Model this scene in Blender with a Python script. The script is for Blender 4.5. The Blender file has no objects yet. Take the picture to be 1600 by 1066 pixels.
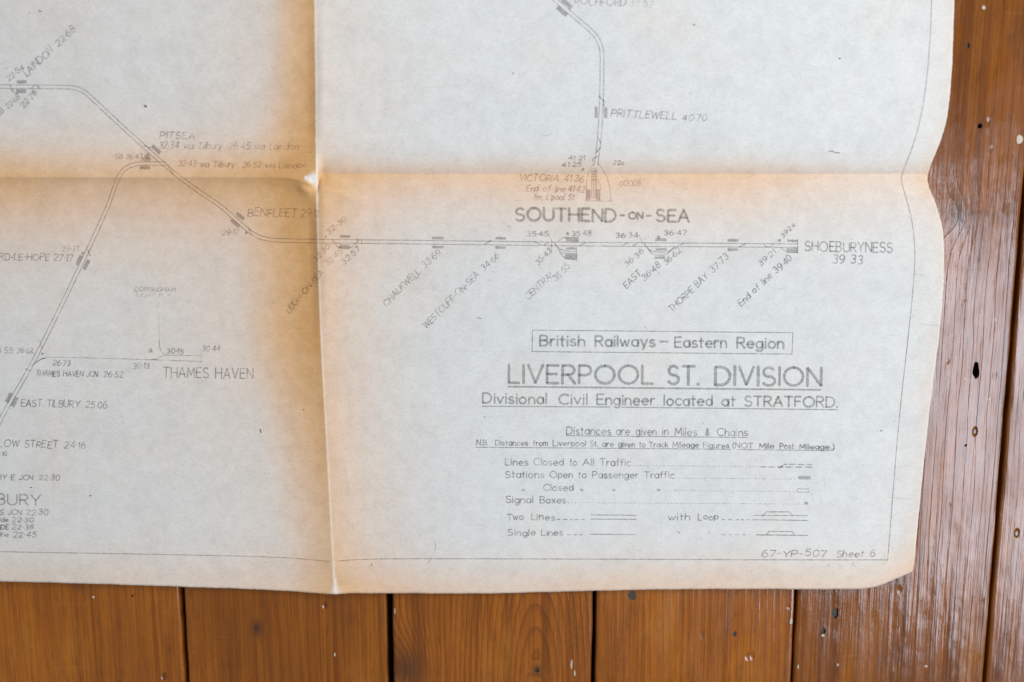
import bpy, bmesh, math, random
import numpy as np
from mathutils import Vector

random.seed(7)
rng = np.random.default_rng(11)
SC = bpy.context.scene
COL = SC.collection

# ------------------------------------------------------------------ camera
F_MM, SENSOR = 35.0, 36.0
FPX = 1600.0 * F_MM / SENSOR
TILT = math.radians(9.3)
DIST = 0.73
CAM = np.array([0.0, DIST * math.sin(TILT), DIST * math.cos(TILT)])
AX = np.array([1.0, 0.0, 0.0])
AY = np.array([0.0, math.cos(TILT), -math.sin(TILT)])     # camera up
AZ = np.array([0.0, math.sin(TILT), math.cos(TILT)])      # camera back
cam_data = bpy.data.cameras.new('camera')
cam_data.lens, cam_data.sensor_width = F_MM, SENSOR
cam_data.clip_start, cam_data.clip_end = 0.01, 50.0
cam_data.dof.use_dof = True
cam_data.dof.focus_distance = 0.737
cam_data.dof.aperture_fstop = 2.0
cam = bpy.data.objects.new('camera', cam_data)
cam.location = CAM
cam.rotation_euler = (-TILT, 0, 0)
COL.objects.link(cam)
SC.camera = cam

# ------------------------------------------------------------------ light: room fill and one window
W = bpy.data.worlds.new('World'); SC.world = W; W.use_nodes = True
bg = W.node_tree.nodes['Background']
bg.inputs['Color'].default_value = (1.0, 0.93, 0.86, 1)
bg.inputs['Strength'].default_value = 0.21
def window(loc, target, sx, sy, watts, col):
    ld = bpy.data.lights.new('window_light', 'AREA')
    ld.shape = 'RECTANGLE'; ld.size, ld.size_y = sx, sy
    ld.energy = watts; ld.color = col
    o = bpy.data.objects.new('window_light', ld)
    o.location = loc
    o.rotation_euler = (Vector(target) - Vector(loc)).to_track_quat('-Z', 'Y').to_euler()
    COL.objects.link(o)
window((1.1, 1.55, 1.35), (0.1, 0, 0), 1.2, 1.2, 37, (1.0, 0.98, 0.96))       # tall window beyond the top of the sheet
window((1.85, -0.70, 2.40), (0.5, -0.2, 0), 1.25, 2.2, 80, (0.78, 0.86, 1.0))  # sky window to the right, mirrored in the varnish
SC.view_settings.view_transform = 'Standard'
SC.view_settings.look = 'None'
SC.view_settings.exposure = -0.08
SC.view_settings.gamma = 1.0
SC.view_settings.use_curve_mapping = False

# ------------------------------------------------------------------ helpers
def P(px, py, z):
    """point at height z seen at sheet position (px, py)"""
    px = np.asarray(px, float); py = np.asarray(py, float); z = np.asarray(z, float)
    u = (px - 800.0) / FPX; v = -(py - 533.0) / FPX
    d = u[..., None] * AX + v[..., None] * AY - AZ
    t = (z - CAM[2]) / d[..., 2]
    return CAM + d * t[..., None]

def link_mesh(name, verts, faces, mat, parent=None, smooth=False):
    me = bpy.data.meshes.new(name)
    me.from_pydata([tuple(v) for v in verts], [], faces)
    me.materials.append(mat)
    if smooth:
        me.polygons.foreach_set('use_smooth', [True] * len(me.polygons))
    me.update()
    o = bpy.data.objects.new(name, me)
    COL.objects.link(o)
    if parent: o.parent = parent
    return o

class NT:
    """small node-tree builder"""
    def __init__(s, name):
        s.m = bpy.data.materials.new(name); s.m.use_nodes = True
        s.t = s.m.node_tree; s.t.nodes.clear()
        s.out = s.t.nodes.new('ShaderNodeOutputMaterial')
    def n(s, typ, ins=None, **kw):
        nd = s.t.nodes.new(typ)
        for k, v in kw.items(): setattr(nd, k, v)
        for k, v in (ins or {}).items():
            if isinstance(v, bpy.types.NodeSocket): s.t.links.new(v, nd.inputs[k])
            else: nd.inputs[k].default_value = v
        return nd
    def math(s, op, a, b=0.0, c=0.0, clamp=False):
        return s.n('ShaderNodeMath', {0: a, 1: b, 2: c}, operation=op, use_clamp=clamp).outputs[0]
    def noise(s, vec, scale, detail=3, rough=.55, dist=0.0):
        return s.n('ShaderNodeTexNoise', {'Vector': vec, 'Scale': scale, 'Detail': detail, 'Roughness': rough, 'Distortion': dist}).outputs['Fac']
    def scale(s, vec, xyz):
        return s.n('ShaderNodeVectorMath', {0: vec, 1: xyz}, operation='MULTIPLY').outputs[0]
    def rng(s, v, a, b, c=0.0, d=1.0, smooth=False):
        return s.n('ShaderNodeMapRange', {'Value': v, 'From Min': a, 'From Max': b, 'To Min': c, 'To Max': d},
                   interpolation_type='SMOOTHSTEP' if smooth else 'LINEAR').outputs[0]
    def mix(s, f, a, b, blend='MIX'):
        nd = s.t.nodes.new('ShaderNodeMix'); nd.data_type = 'RGBA'; nd.blend_type = blend
        for i, v in ((0, f), (6, a), (7, b)):
            if isinstance(v, bpy.types.NodeSocket): s.t.links.new(v, nd.inputs[i])
            else: nd.inputs[i].default_value = v if i == 0 else (*v[:3], 1)
        return nd.outputs[2]
    def finish(s, shader):
        s.t.links.new(shader, s.out.inputs['Surface']); return s.m

def tag(o, label=None, cat=None, kind=None, group=None):
    if label: o['label'] = label
    if cat: o['category'] = cat
    if kind: o['kind'] = kind
    if group: o['group'] = group
    return o

# ------------------------------------------------------------------ floor: boards with gaps, holes, flecks
def wood_material(x0, d0, slope, y0, freq, wamp, seed, tone, furrow, ring, knots=()):
    b = NT('varnished_pine')
    tc = b.n('ShaderNodeTexCoord').outputs['Object']
    sep = b.n('ShaderNodeSeparateXYZ', {0: tc})
    X, Y = sep.outputs[0], sep.outputs[1]
    off = b.n('ShaderNodeVectorMath', {0: tc, 1: (seed * 3.1, seed * 1.7, seed)}, operation='ADD').outputs[0]
    wob = b.noise(b.scale(off, (9, 2.2, 1)), 1.0, 3)
    wob2 = b.noise(b.scale(off, (60, 9, 1)), 1.0, 3)
    dx = b.math('SUBTRACT', X, x0)
    dz = b.math('MULTIPLY_ADD', b.math('SUBTRACT', Y, y0), slope, d0)
    r = b.math('SQRT', b.math('ADD', b.math('MULTIPLY', dx, dx), b.math('MULTIPLY', dz, dz)))
    r = b.math('MULTIPLY_ADD', wob, wamp, r)
    r = b.math('MULTIPLY_ADD', wob2, .0040 if ring < .8 else .0020, r)
    kmask = None
    for kx, ky, rad in knots:
        ex = b.math('SUBTRACT', X, kx); ey = b.math('MULTIPLY', b.math('SUBTRACT', Y, ky), .7)
        q = b.math('DIVIDE', b.math('ADD', b.math('MULTIPLY', ex, ex), b.math('MULTIPLY', ey, ey)), rad * rad)
        g = b.math('EXPONENT', b.math('MULTIPLY', q, -1.0))
        r = b.math('MULTIPLY_ADD', g, rad * .9, r)
        g2 = b.math('POWER', g, 2.2)
        kmask = g2 if kmask is None else b.math('MAXIMUM', kmask, g2)
    ph = b.math('FRACT', b.math('MULTIPLY', r, freq))
    late = b.math('POWER', ph, 2.6)                                   # slow darkening, sharp edge of each year
    late = b.math('MULTIPLY', late, b.rng(ph, .93, 1.0, 1.0, 0.0))
    fib = b.noise(b.scale(off, (900, 14, 1)), 1.0, 4, .6)
    fib2 = b.noise(b.scale(off, (1150, 85, 1)), 1.0, 3, .7)
    streak = b.noise(b.scale(off, (150, 3.0, 1)), 1.0, 4, .65)
    patch = b.noise(b.scale(off, (16, 7, 1)), 1.0, 4, .6)
    light = tuple(c * tone for c in (.450, .140, .0120)); dark = tuple(c * tone for c in (.170, .042, .0050))
    c = b.mix(b.math('MULTIPLY', b.math('MULTIPLY', late, ring), b.rng(b.noise(b.scale(off, (45, 5, 1)), 1.0, 3), .3, .65, .35 if ring < .8 else .75, 1.15), 0, True), light, dark)
    c = b.mix(b.rng(fib, .38, .70, 0, .62), c, dark)
    c = b.mix(b.rng(streak, .48, .68, 0, min(.9, .50 + .18 * furrow)), c, tuple(v * .75 for v in dark))
    c = b.mix(b.rng(patch, .46, .70, 0, .42), c, (.210 * tone, .058 * tone, .008 * tone))
    c = b.mix(b.rng(patch, .46, .28, 0, .50), c, (.56 * tone, .215 * tone, .028 * tone))
    c = b.mix(b.rng(fib2, .56, .72, 0, .55), c, (.10 * tone, .03 * tone, .006))
    # small dents and grime
    dent = b.n('ShaderNodeTexVoronoi', {'Vector': b.scale(off, (62, 34, 1)), 'Scale': 1.0, 'Randomness': 1.0}).outputs['Distance']
    dentm = b.math('MULTIPLY', b.rng(dent, .05, .16, 1, 0, True), b.rng(b.noise(off, 19, 2), .52, .60))
    c = b.mix(b.math('MULTIPLY', dentm, .55), c, (.045, .018, .006))
    grime = b.rng(b.noise(b.scale(off, (44, 22, 1)), 1.0, 6, .72), .57, .72, 0, .35 + .22 * furrow)
    c = b.mix(grime, c, (.10, .036, .010))
    scf = b.noise(b.scale(off, (24, 420, 1)), 1.0, 2, .5, .6)
    scf = b.math('MULTIPLY', b.rng(scf, .685, .72), b.rng(b.noise(off, 24, 2), .50, .60))
    c = b.mix(b.math('MULTIPLY', scf, .10), c, (.55, .30, .12))
    mott = b.noise(b.scale(off, (85, 16, 1)), 1.0, 6, .75)
    c = b.mix(b.rng(mott, .52, .70, 0, min(.75, .50 * furrow)), c, (.060, .021, .008))
    if kmask is not None:
        c = b.mix(b.math('MULTIPLY', kmask, .8), c, (.065, .026, .011))
    worn = b.rng(b.noise(b.scale(off, (26, 11, 1)), 1.0, 5, .65), .40, .66, 0, 1)
    rough = b.rng(b.noise(b.scale(off, (70, 16, 1)), 1.0, 4), .3, .7, .13, .30)
    rough = b.math('MULTIPLY_ADD', worn, .12, rough)
    h = b.math('MULTIPLY', streak, 1.5 * furrow)
    h = b.math('MULTIPLY_ADD', b.noise(b.scale(off, (48, 20, 1)), 1.0, 2, .5), 1.5 * furrow, h)
    h = b.math('MULTIPLY_ADD', fib, .22 * furrow, h)
    h = b.math('MULTIPLY_ADD', late, .25 * furrow, h)
    h = b.math('MULTIPLY_ADD', b.noise(b.scale(off, (170, 60, 1)), 1.0, 3, .55), .45 * furrow, h)
    h = b.math('MULTIPLY_ADD', dentm, -1.6, h)
    bump = b.n('ShaderNodeBump', {'Strength': .75, 'Distance': .00065, 'Height': h}).outputs[0]
    bs = b.n('ShaderNodeBsdfPrincipled', {'Base Color': c, 'Roughness': rough, 'IOR': 1.5, 'Specular IOR Level': .15, 'Normal': bump, 'Coat Weight': b.rng(worn, 0, 1, 1.0, .70), 'Coat Roughness': b.math('MULTIPLY', rough, .55), 'Coat IOR': 1.56, 'Coat Normal': bump})
    return b.finish(bs.outputs[0])

def plain(name, col, rough=.8, nscale=400, var=.35):
    b = NT(name)
    tc = b.n('ShaderNodeTexCoord').outputs['Object']
    nz = b.noise(tc, nscale, 4)
    c = b.mix(b.rng(nz, .35, .7), tuple(v * (1 - var) for v in col), col)
    bump = b.n('ShaderNodeBump', {'Strength': .4, 'Distance': .0003, 'Height': nz}).outputs[0]
    return b.finish(b.n('ShaderNodeBsdfPrincipled', {'Base Color': c, 'Roughness': rough, 'Normal': bump}).outputs[0])

M_sub = plain('dark_dusty_subfloor', (.03, .024, .02), .95, 90)
M_nail = plain('blackened_iron', (.042, .038, .028), .6, 900)
M_hole = plain('grimy_hole_lining', (.022, .017, .012), .9, 700)
M_fleck = plain('old_cream_paint', (.62, .56, .44), .7, 1500, .25)

floor = link_mesh('floor', [(-1.6, -1.6, -.045), (1.6, -1.6, -.045), (1.6, 1.6, -.045), (-1.6, 1.6, -.045),
                            (-1.6, -1.6, -.022), (1.6, -1.6, -.022), (1.6, 1.6, -.022), (-1.6, 1.6, -.022)],
                  [(0, 3, 2, 1), (4, 5, 6, 7), (0, 1, 5, 4), (1, 2, 6, 5), (2, 3, 7, 6), (3, 0, 4, 7)], M_sub)
tag(floor, 'worn varnished pine floorboards running away under the map', 'floor', 'structure')

def xpix(px, py=990): return float(P(px, py, 0.0)[0])
def pt(px, py): return tuple(P(px, py, 0.0)[:2])
seams = [(xpix(286), .0036), (xpix(609), .0046), (xpix(928), .0026), (xpix(1241), .0023), (xpix(1577, 600), .0027)]
bounds = [(seams[0][0] - .304, .003), (seams[0][0] - .152, .003)] + seams + [(seams[-1][0] + .15, .003), (seams[-1][0] + .30, .003), (seams[-1][0] + .45, .003)]

# holes: board index -> (px, py, rx, ry, depth, nail?)
holes = {5: [(1305, 958, 7, 9.5, .004, 1), (1286, 987, 5.0, 7.5, .004, 1), (1525, 579, 6.0, 14, .009, 0), (1509, 696, 2.6, 2.8, .002, 0), (1531, 197, 4, 5, .003, 0), (1512, 72, 3.5, 4.5, .003, 1)],
         4: [(988, 931, 9, 9, .0016, 1), (1148, 991, 4, 5, .003, 1)],
         3: [(839, 1047, 4, 5, .003, 1)], 2: [(401, 980, 3.0, 3.5, .002, 1), (207, 931, 0, 0, 0, 0)], 1: [(207, 931, 2.5, 2.5, .002, 1)]}
flecks = {5: [(1247, 1042, 1.2, 4), (1309, 1039, 1.8, 2.5), (1447, 1041, 2.5, 2), (1286, 993, 3.2, 2.0), (1555, 500, 1.6, 2.5), (1546, 624, 2.2, 3), (1508, 592, 3, 2.5), (1593, 218, 5, 8), (1537, 12, 3, 3)],
          4: [(1236, 971, 2.6, 5)], 3: [(893, 1038, 1.4, 9), (898, 1052, 1.2, 6), (617, 955, .7, 6)], 2: [(523, 1023, 1.4, 3)], 1: [(146, 933, 2, 2)]}
boardspec = {  # x0 offset from board centre, d0, slope, y0, freq, waviness, tone, furrow, ring contrast
    0: (.30, .05, .05, 0, 210, .016, .80, .7, .3), 1: (.25, .05, .06, 0, 150, .022, .86, .35, .25), 2: (-.22, .04, .05, 0, 130, .026, .73, .35, .30),
    3: (.034, 0, .23, -.278, 235, .005, .86, .55, .95), 4: (-.16, .03, .03, 0, 190, .014, .88, .6, .55), 5: (.20, .05, .04, 0, 150, .022, .64, 1.25, .40),
    6: (-.2, .05, .05, 0, 140, .022, .62, 1.15, .35), 7: (.2, .05, .05, 0, 190, .016, .6, .9, .4), 8: (.25, .05, .05, 0, 190, .016, .6, .9, .4)}
knots = {3: [(*pt(634, 1044), .020), (*pt(839, 1047), .006)], 2: [(*pt(401, 982), .007)], 4: [(*pt(1020, 965), .0), ][:0],
         5: [(*pt(1497, 338), .012), (*pt(1405, 905), .006)]}

def ellipse_cut(cx, cy, rx, ry, z0, z1, seed, n=28, taper=.75):
    rs = np.random.default_rng(seed)
    a = np.linspace(0, 2 * math.pi, n, endpoint=False)
    k = 1 + .10 * np.sin(2 * a + rs.uniform(0, 6)) + .07 * np.sin(3 * a + rs.uniform(0, 6)) + .04 * np.sin(5 * a + rs.uniform(0, 6))
    bot = [(cx + rx * taper * k[i] * math.cos(a[i]), cy + ry * taper * k[i] * math.sin(a[i]), z0) for i in range(n)]
    top = [(cx + rx * k[i] * math.cos(a[i]), cy + ry * k[i] * math.sin(a[i]), z1) for i in range(n)]
    f = [tuple(reversed(range(n))), tuple(range(n, 2 * n))] + [(i, (i + 1) % n, n + (i + 1) % n, n + i) for i in range(n)]
    return bot + top, f

for i in range(len(bounds) - 1):
    (xa, ga), (xb, gb) = bounds[i], bounds[i + 1]
    xa += ga / 2; xb -= gb / 2
    xc = (xa + xb) / 2
    sp = boardspec[i]
    mat = wood_material(xc + sp[0], *sp[1:6], i + 1.37, *sp[6:9], knots.get(i, ()))
    N = 500
    ys = np.linspace(-1.55, 1.55, N)
    def wobble(seed):
        rs = np.random.default_rng(seed); w = np.zeros(N)
        for fr, am in ((3, .0003), (11, .00025), (37, .00016), (90, .00014), (180, .00009)):
            w += am * np.sin(ys * fr + rs.uniform(0, 6))
        return w
    wa, wb = wobble(50 + i), wobble(90 + i)
    dz = [0, .0, -.0002, .0001, -.0004, .0001, -.0003, 0, 0][i]
    prof = [(0, -.021), (0, -.0022), (.0004, -.0010), (.0012, -.0003), (.0026, 0)]
    verts, faces = [], []
    m = 2 * len(prof)
    for j, y in enumerate(ys):
        for ox, oz in prof: verts.append((xa + wa[j] + ox, y, oz + dz))
        for ox, oz in reversed(prof): verts.append((xb + wb[j] - ox, y, oz + dz))
    for j in range(N - 1):
        for k in range(m):
            k2 = (k + 1) % m
            faces.append((j * m + k, (j + 1) * m + k, (j + 1) * m + k2, j * m + k2))
    faces.append(tuple(range(m))); faces.append(tuple(reversed(range((N - 1) * m, N * m))))
    bd = link_mesh('floorboard', verts, faces, mat, floor)
    bm = bmesh.new(); bm.from_mesh(bd.data); bmesh.ops.recalc_face_normals(bm, faces=bm.faces); bm.to_mesh(bd.data); bm.free()
    hs = [h for h in holes.get(i, []) if h[2] > 0]
    if hs:                                             # bore the old nail holes into the board
        bd.data.materials.append(M_hole)
        cutters = []
        for q, (px, py, rx, ry, dep, nail) in enumerate(hs):
            cx, cy = pt(px, py)
            v, f = ellipse_cut(cx, cy, rx * .00047, ry * .00047, -dep, .004, 10 * i + q)
            c = link_mesh('hole_cutter', v, f, M_hole); cutters.append(c)
            md = bd.modifiers.new('bore', 'BOOLEAN'); md.operation = 'DIFFERENCE'; md.object = c; md.solver = 'EXACT'
            md.material_mode = 'TRANSFER'
        bpy.context.view_layer.update()
        dg = bpy.context.evaluated_depsgraph_get()
        me = bpy.data.meshes.new_from_object(bd.evaluated_get(dg), depsgraph=dg)
        bd.modifiers.clear(); bd.data = me
        for c in cutters:
            cm = c.data; bpy.data.objects.remove(c); bpy.data.meshes.remove(cm)
        for q, (px, py, rx, ry, dep, nail) in enumerate(hs):
            if not nail: continue
            cx, cy = pt(px, py)
            v, f = ellipse_cut(cx, cy, rx * .00040, ry * .00040, -dep - .001, -dep * .30, 10 * i + q, 20, .95)
            link_mesh('nail_head', v, f, M_nail, bd)
    for q, (px, py, rx, ry) in enumerate(flecks.get(i, [])):
        cx, cy = pt(px, py)
        v, f = ellipse_cut(cx, cy, rx * .00042, ry * .00042, -.0006, .00025, 300 + 10 * i + q, 14, 1.25)
        link_mesh('paint_fleck', v, f, M_fleck, bd)

# ------------------------------------------------------------------ the folded sheet
def curve(pts):
    a = np.array(pts, float)
    def f(q):
        q = np.asarray(q, float)
        # smooth interpolation: Catmull-Rom style Hermite
        x, y = a[:, 0], a[:, 1]
        m = np.gradient(y, x)
        k = np.clip(np.searchsorted(x, q) - 1, 0, len(x) - 2)
        h = x[k + 1] - x[k]; t = np.clip((q - x[k]) / h, 0, 1)
        r = (2*t**3 - 3*t**2 + 1) * y[k] + (t**3 - 2*t**2 + t) * h * m[k] + (-2*t**3 + 3*t**2) * y[k+1] + (t**3 - t**2) * h * m[k+1]
        r = np.where(q < x[0], y[0] + (q - x[0]) * m[0], r)
        return np.where(q > x[-1], y[-1] + (q - x[-1]) * m[-1], r)
    return f
def lin(pts):
    a = np.array(pts, float)
    return lambda q: np.interp(np.asarray(q, float), a[:, 0], a[:, 1])

XF = curve([(-500, 485), (0, 491), (150, 493), (285, 494), (380, 496), (550, 502), (700, 510), (830, 517), (925, 522)])
XR = curve([(-500, 1512), (-100, 1493), (0, 1491), (70, 1489), (120, 1486.5), (165, 1482.5), (205, 1474.5), (240, 1462), (262, 1453), (277, 1449), (295, 1452.5), (315, 1461),
            (340, 1468.5), (365, 1473.5), (395, 1475), (440, 1474.3), (490, 1471), (540, 1465.5), (620, 1455), (700, 1446), (780, 1438), (850, 1431), (880, 1428), (896, 1425)])
YB = curve([(-500, 897), (0, 908.5), (150, 912.5), (300, 917.5), (430, 922.5), (490, 926.5), (522, 928.5), (545, 927.5), (620, 927.2), (760, 927.4), (900, 924), (1050, 921), (1200, 920.5),
            (1330, 920.5), (1352, 919.8), (1368, 917), (1395, 907), (1425, 893.5)])
YF = lambda x: np.where(x < 494, 277 + (494 - x) * .004 * 0 + 12 * np.exp(-((x - 494) / 28.0) ** 2), 272.0 + 17 * np.exp(-((x - 494) / 5.0) ** 2))
sm = lambda x, a, b: (lambda t: t * t * (3 - 2 * t))(np.clip((x - a) / (b - a), 0, 1))
_w = [(rng.uniform(0, 6.28), rng.uniform(0, 6.28), rng.uniform(.004, .016), rng.uniform(.4, 1)) for _ in range(14)]
_w2 = [(rng.uniform(0, 6.28), rng.uniform(0, 6.28), rng.uniform(.03, .11), rng.uniform(.4, 1)) for _ in range(18)]
CREASES = [(497, 294, 585, 322, .55, 7), (100, 252, 190, 268, .22, 5), (20, 268, 60, 290, .22, 5), (1010, 240, 1080, 300, .16, 6), (1240, 250, 1275, 330, .16, 6), (1380, 300, 1470, 315, .35, 8),
           (430, 560, 500, 640, .25, 9), (440, 60, 492, 140, .25, 8), (640, 200, 760, 262, .18, 9), (530, 700, 560, 800, .22, 8), (1180, 880, 1300, 912, .25, 8), (300, 860, 420, 905, .22, 9),
           (880, 560, 1400, 700, .10, 14), (560, 30, 900, 140, .10, 14), (60, 420, 330, 520, .12, 14)]
def ZS(x, y):
    """height of the sheet above the boards, metres"""
    x = np.asarray(x, float); y = np.asarray(y, float)
    dv = x - XF(y); dh = y - YF(x)
    right = sm(dv, -14, 14)
    h = np.full(x.shape, 2.2)
    # upright fold: a ridge, steeper on its left
    amp = 3.8 + 1.2 * sm(y, 200, 320) - 1.2 * sm(y, 600, 900)
    h = h + amp * np.where(dv < 0, np.exp(dv / 52.0) * (1 - .0), np.exp(-dv / 70.0))
    # level fold: ridge on the left panel, valley on the right panel
    ridge = 5.8 * np.where(dh < 0, np.exp(dh / 90.0), np.exp(-np.clip(dh, 0, None) / 21.0))
    lift = 4.6 * np.exp(-(dh / 210.0) ** 2)
    valley = lift * (1 - np.exp(-np.abs(dh) / np.where(dh < 0, 21.0, 42.0)))
    h = h + ridge * (1 - right) + valley * right
    # pucker where the folds cross
    rr = np.hypot(dv / 16.0, dh / 12.0)
    h = h - 2.6 * np.exp(-rr ** 2) + 1.3 * np.exp(-((dv + 20) / 9.0) ** 2 - ((dh - 12) / 7.0) ** 2)
    # little upward curl of the right and lower borders, lazy waves
    h = h + 1.6 * sm(y, 760, 930) * (1 - .6 * np.exp(-(dv / 120) ** 2)) * (.6 + .4 * np.sin(x / 170.0 + 1))
    for a, p, k, am in _w:
        h = h + .40 * am * np.sin(k * (x * math.cos(a) + y * math.sin(a)) + p)
    for x0, y0, x1, y1, am, wd in CREASES:
        L = math.hypot(x1 - x0, y1 - y0); ux, uy = (x1 - x0) / L, (y1 - y0) / L
        q = (x - x0) * ux + (y - y0) * uy; o = -(x - x0) * uy + (y - y0) * ux + 1.5 * np.sin(q / 17.0)
        h = h + am * np.exp(-np.abs(o) / wd) * sm(q, -4, L * .3) * (1 - sm(q, L * .6, L + 4))
    near = np.exp(-np.abs(dv) / 60.0) + np.exp(-np.abs(dh) / 50.0)
    for a, p, k, am in _w2:
        h = h + (.012 + .045 * near) * am * np.sin(k * (x * math.cos(a) + y * math.sin(a)) + p)
    return np.maximum(h, .6) * .001

cs = np.concatenate([np.linspace(-500, -20, 50)[:-1], np.linspace(-20, 434, 152)[:-1], np.linspace(434, 494, 56)])
s1 = (cs + 500) / 994.0                                  # left panel columns, 0..1
s2 = np.concatenate([np.linspace(0, .06, 53), np.linspace(.06, 1, 300)[1:]])[1:]                          # right panel columns
rt = np.concatenate([np.linspace(-500, -20, 50)[:-1], np.linspace(-20, 241, 88)[:-1], np.linspace(241, 277, 26)])
t1 = (rt + 500) / 777.0
t2 = np.concatenate([np.linspace(0, .06, 28), np.linspace(.06, 1, 200)[1:]])[1:]
ns, nt = len(s1) + len(s2), len(t1) + len(t2)
S = np.concatenate([s1, 1 + s2]); T = np.concatenate([t1, 1 + t2])
SS, TT = np.meshgrid(S, T)
px = np.where(SS <= 1, -500 + SS * 994, 494 + (SS - 1) * 960); py = np.where(TT <= 1, -500 + TT * 777, 277 + (TT - 1) * 640)
for _ in range(6):
    xf, xr = XF(py), XR(np.minimum(py, 894)) + .3 * np.sin(py * .11) * np.sin(py * .037 + 1) + .12 * np.sin(py * .53)
    px = np.where(SS <= 1, -500 + SS * (xf + 500), xf + (SS - 1) * (xr - xf))
    yf, yb = YF(px), YB(px) + .3 * np.sin(px * .10) * np.sin(px * .033 + 2) + .12 * np.sin(px * .47)
    py = np.where(TT <= 1, -500 + TT * (yf + 500), yf + (TT - 1) * (yb - yf))
zz = ZS(px, py)
V = P(px, py, zz).reshape(-1, 3)
idx = np.arange(nt * ns).reshape(nt, ns)
Fq = np.stack([idx[1:, :-1], idx[1:, 1:], idx[:-1, 1:], idx[:-1, :-1]], -1).reshape(-1, 4)

# age stains along the folds and edges (a property of the sheet), worn white fibres on the creases
dv = px - XF(py); dh = py - YF(px)
wn = .6 * sum(am * np.sin(k * 1.6 * (px * math.cos(a) + py * math.sin(a)) + p) for a, p, k, am in _w) / 5.0
ext = lin([(-500, 60), (0, 62), (150, 70), (240, 85), (330, 110), (560, 105), (640, 88), (760, 78), (930, 70)])(py)
lv = np.clip(-dv, 0, None)
stL = (.40 * (1 - sm(lv + 14 * wn, ext * .45, ext * 1.30)) + .22 * np.exp(-(lv / (ext * 2.0)) ** 2) + .34 * np.exp(-(lv / (ext * .42)) ** 2)) * (dv <= 0) * lin([(-500, .9), (0, .85), (250, 1), (520, 1.05), (620, .85), (800, .60), (930, .5)])(py)
rv = np.clip(dv, 0, None)
stR = (.36 * np.exp(-rv / 55.0) * lin([(0, .35), (200, .5), (300, 1), (500, 1), (760, 1.1), (930, 1.25)])(py) + .10 * np.exp(-(rv / 110.0) ** 2) * sm(py, 250, 330)) * (dv > 0)
leftp = 1 - sm(dv, -4, 4)
stHl = np.where(dh < 0, .66 * np.exp(-(-dh / 46.0) ** 1.4), .46 * np.exp(-(dh / 70.0) ** 1.5) + .20 * np.exp(-(dh / 135.0) ** 2)) * leftp * (1 + .25 * wn)
stHr = np.where(dh < 0, .34 * np.exp(-(-dh / 22.0) ** 1.5), .33 * np.exp(-(dh / 36.0) ** 1.3) + .20 * np.exp(-(dh / 100.0) ** 2)) * (1 - leftp) * (1 - .45 * sm(px, 1150, 1400)) * (1 + .25 * wn)
eb = YB(px) - py; er = XR(np.minimum(py, 894)) - px
stE = .36 * np.exp(-(np.clip(eb, 0, None) / 42.0) ** 1.5) * (.55 + .45 * sm(px, 480, 620)) * (1 + .2 * wn) + .14 * np.exp(-np.clip(er, 0, None) / 26.0)
stain = np.clip(.04 * (1 - sm(px, 300, 800)) + np.maximum(np.maximum(stL, stHl), stHr) + .45 * np.minimum(stL, stHl) + stR * 1.05 + stE * .95, 0, 1)
wear = .85 * np.exp(-((dv - 1.2) / 1.6) ** 2) * lin([(0, .45), (200, .5), (250, 1), (300, 1), (380, .55), (600, .45), (870, .6), (905, 1), (930, 1)])(py)
tri = np.clip(1.3 - np.abs(py - 280 - (dv + 3) * .15) / np.maximum(2 + .62 * (dv + 19), .5) , 0, 1) * (dv > -18) * (dv < 3)
wear = np.maximum(wear, tri)
wear = np.maximum(wear, .8 * np.exp(-((dv - 2) / (3.0 + 5 * sm(py, 908, 928))) ** 2) * sm(py, 890, 912))

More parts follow.
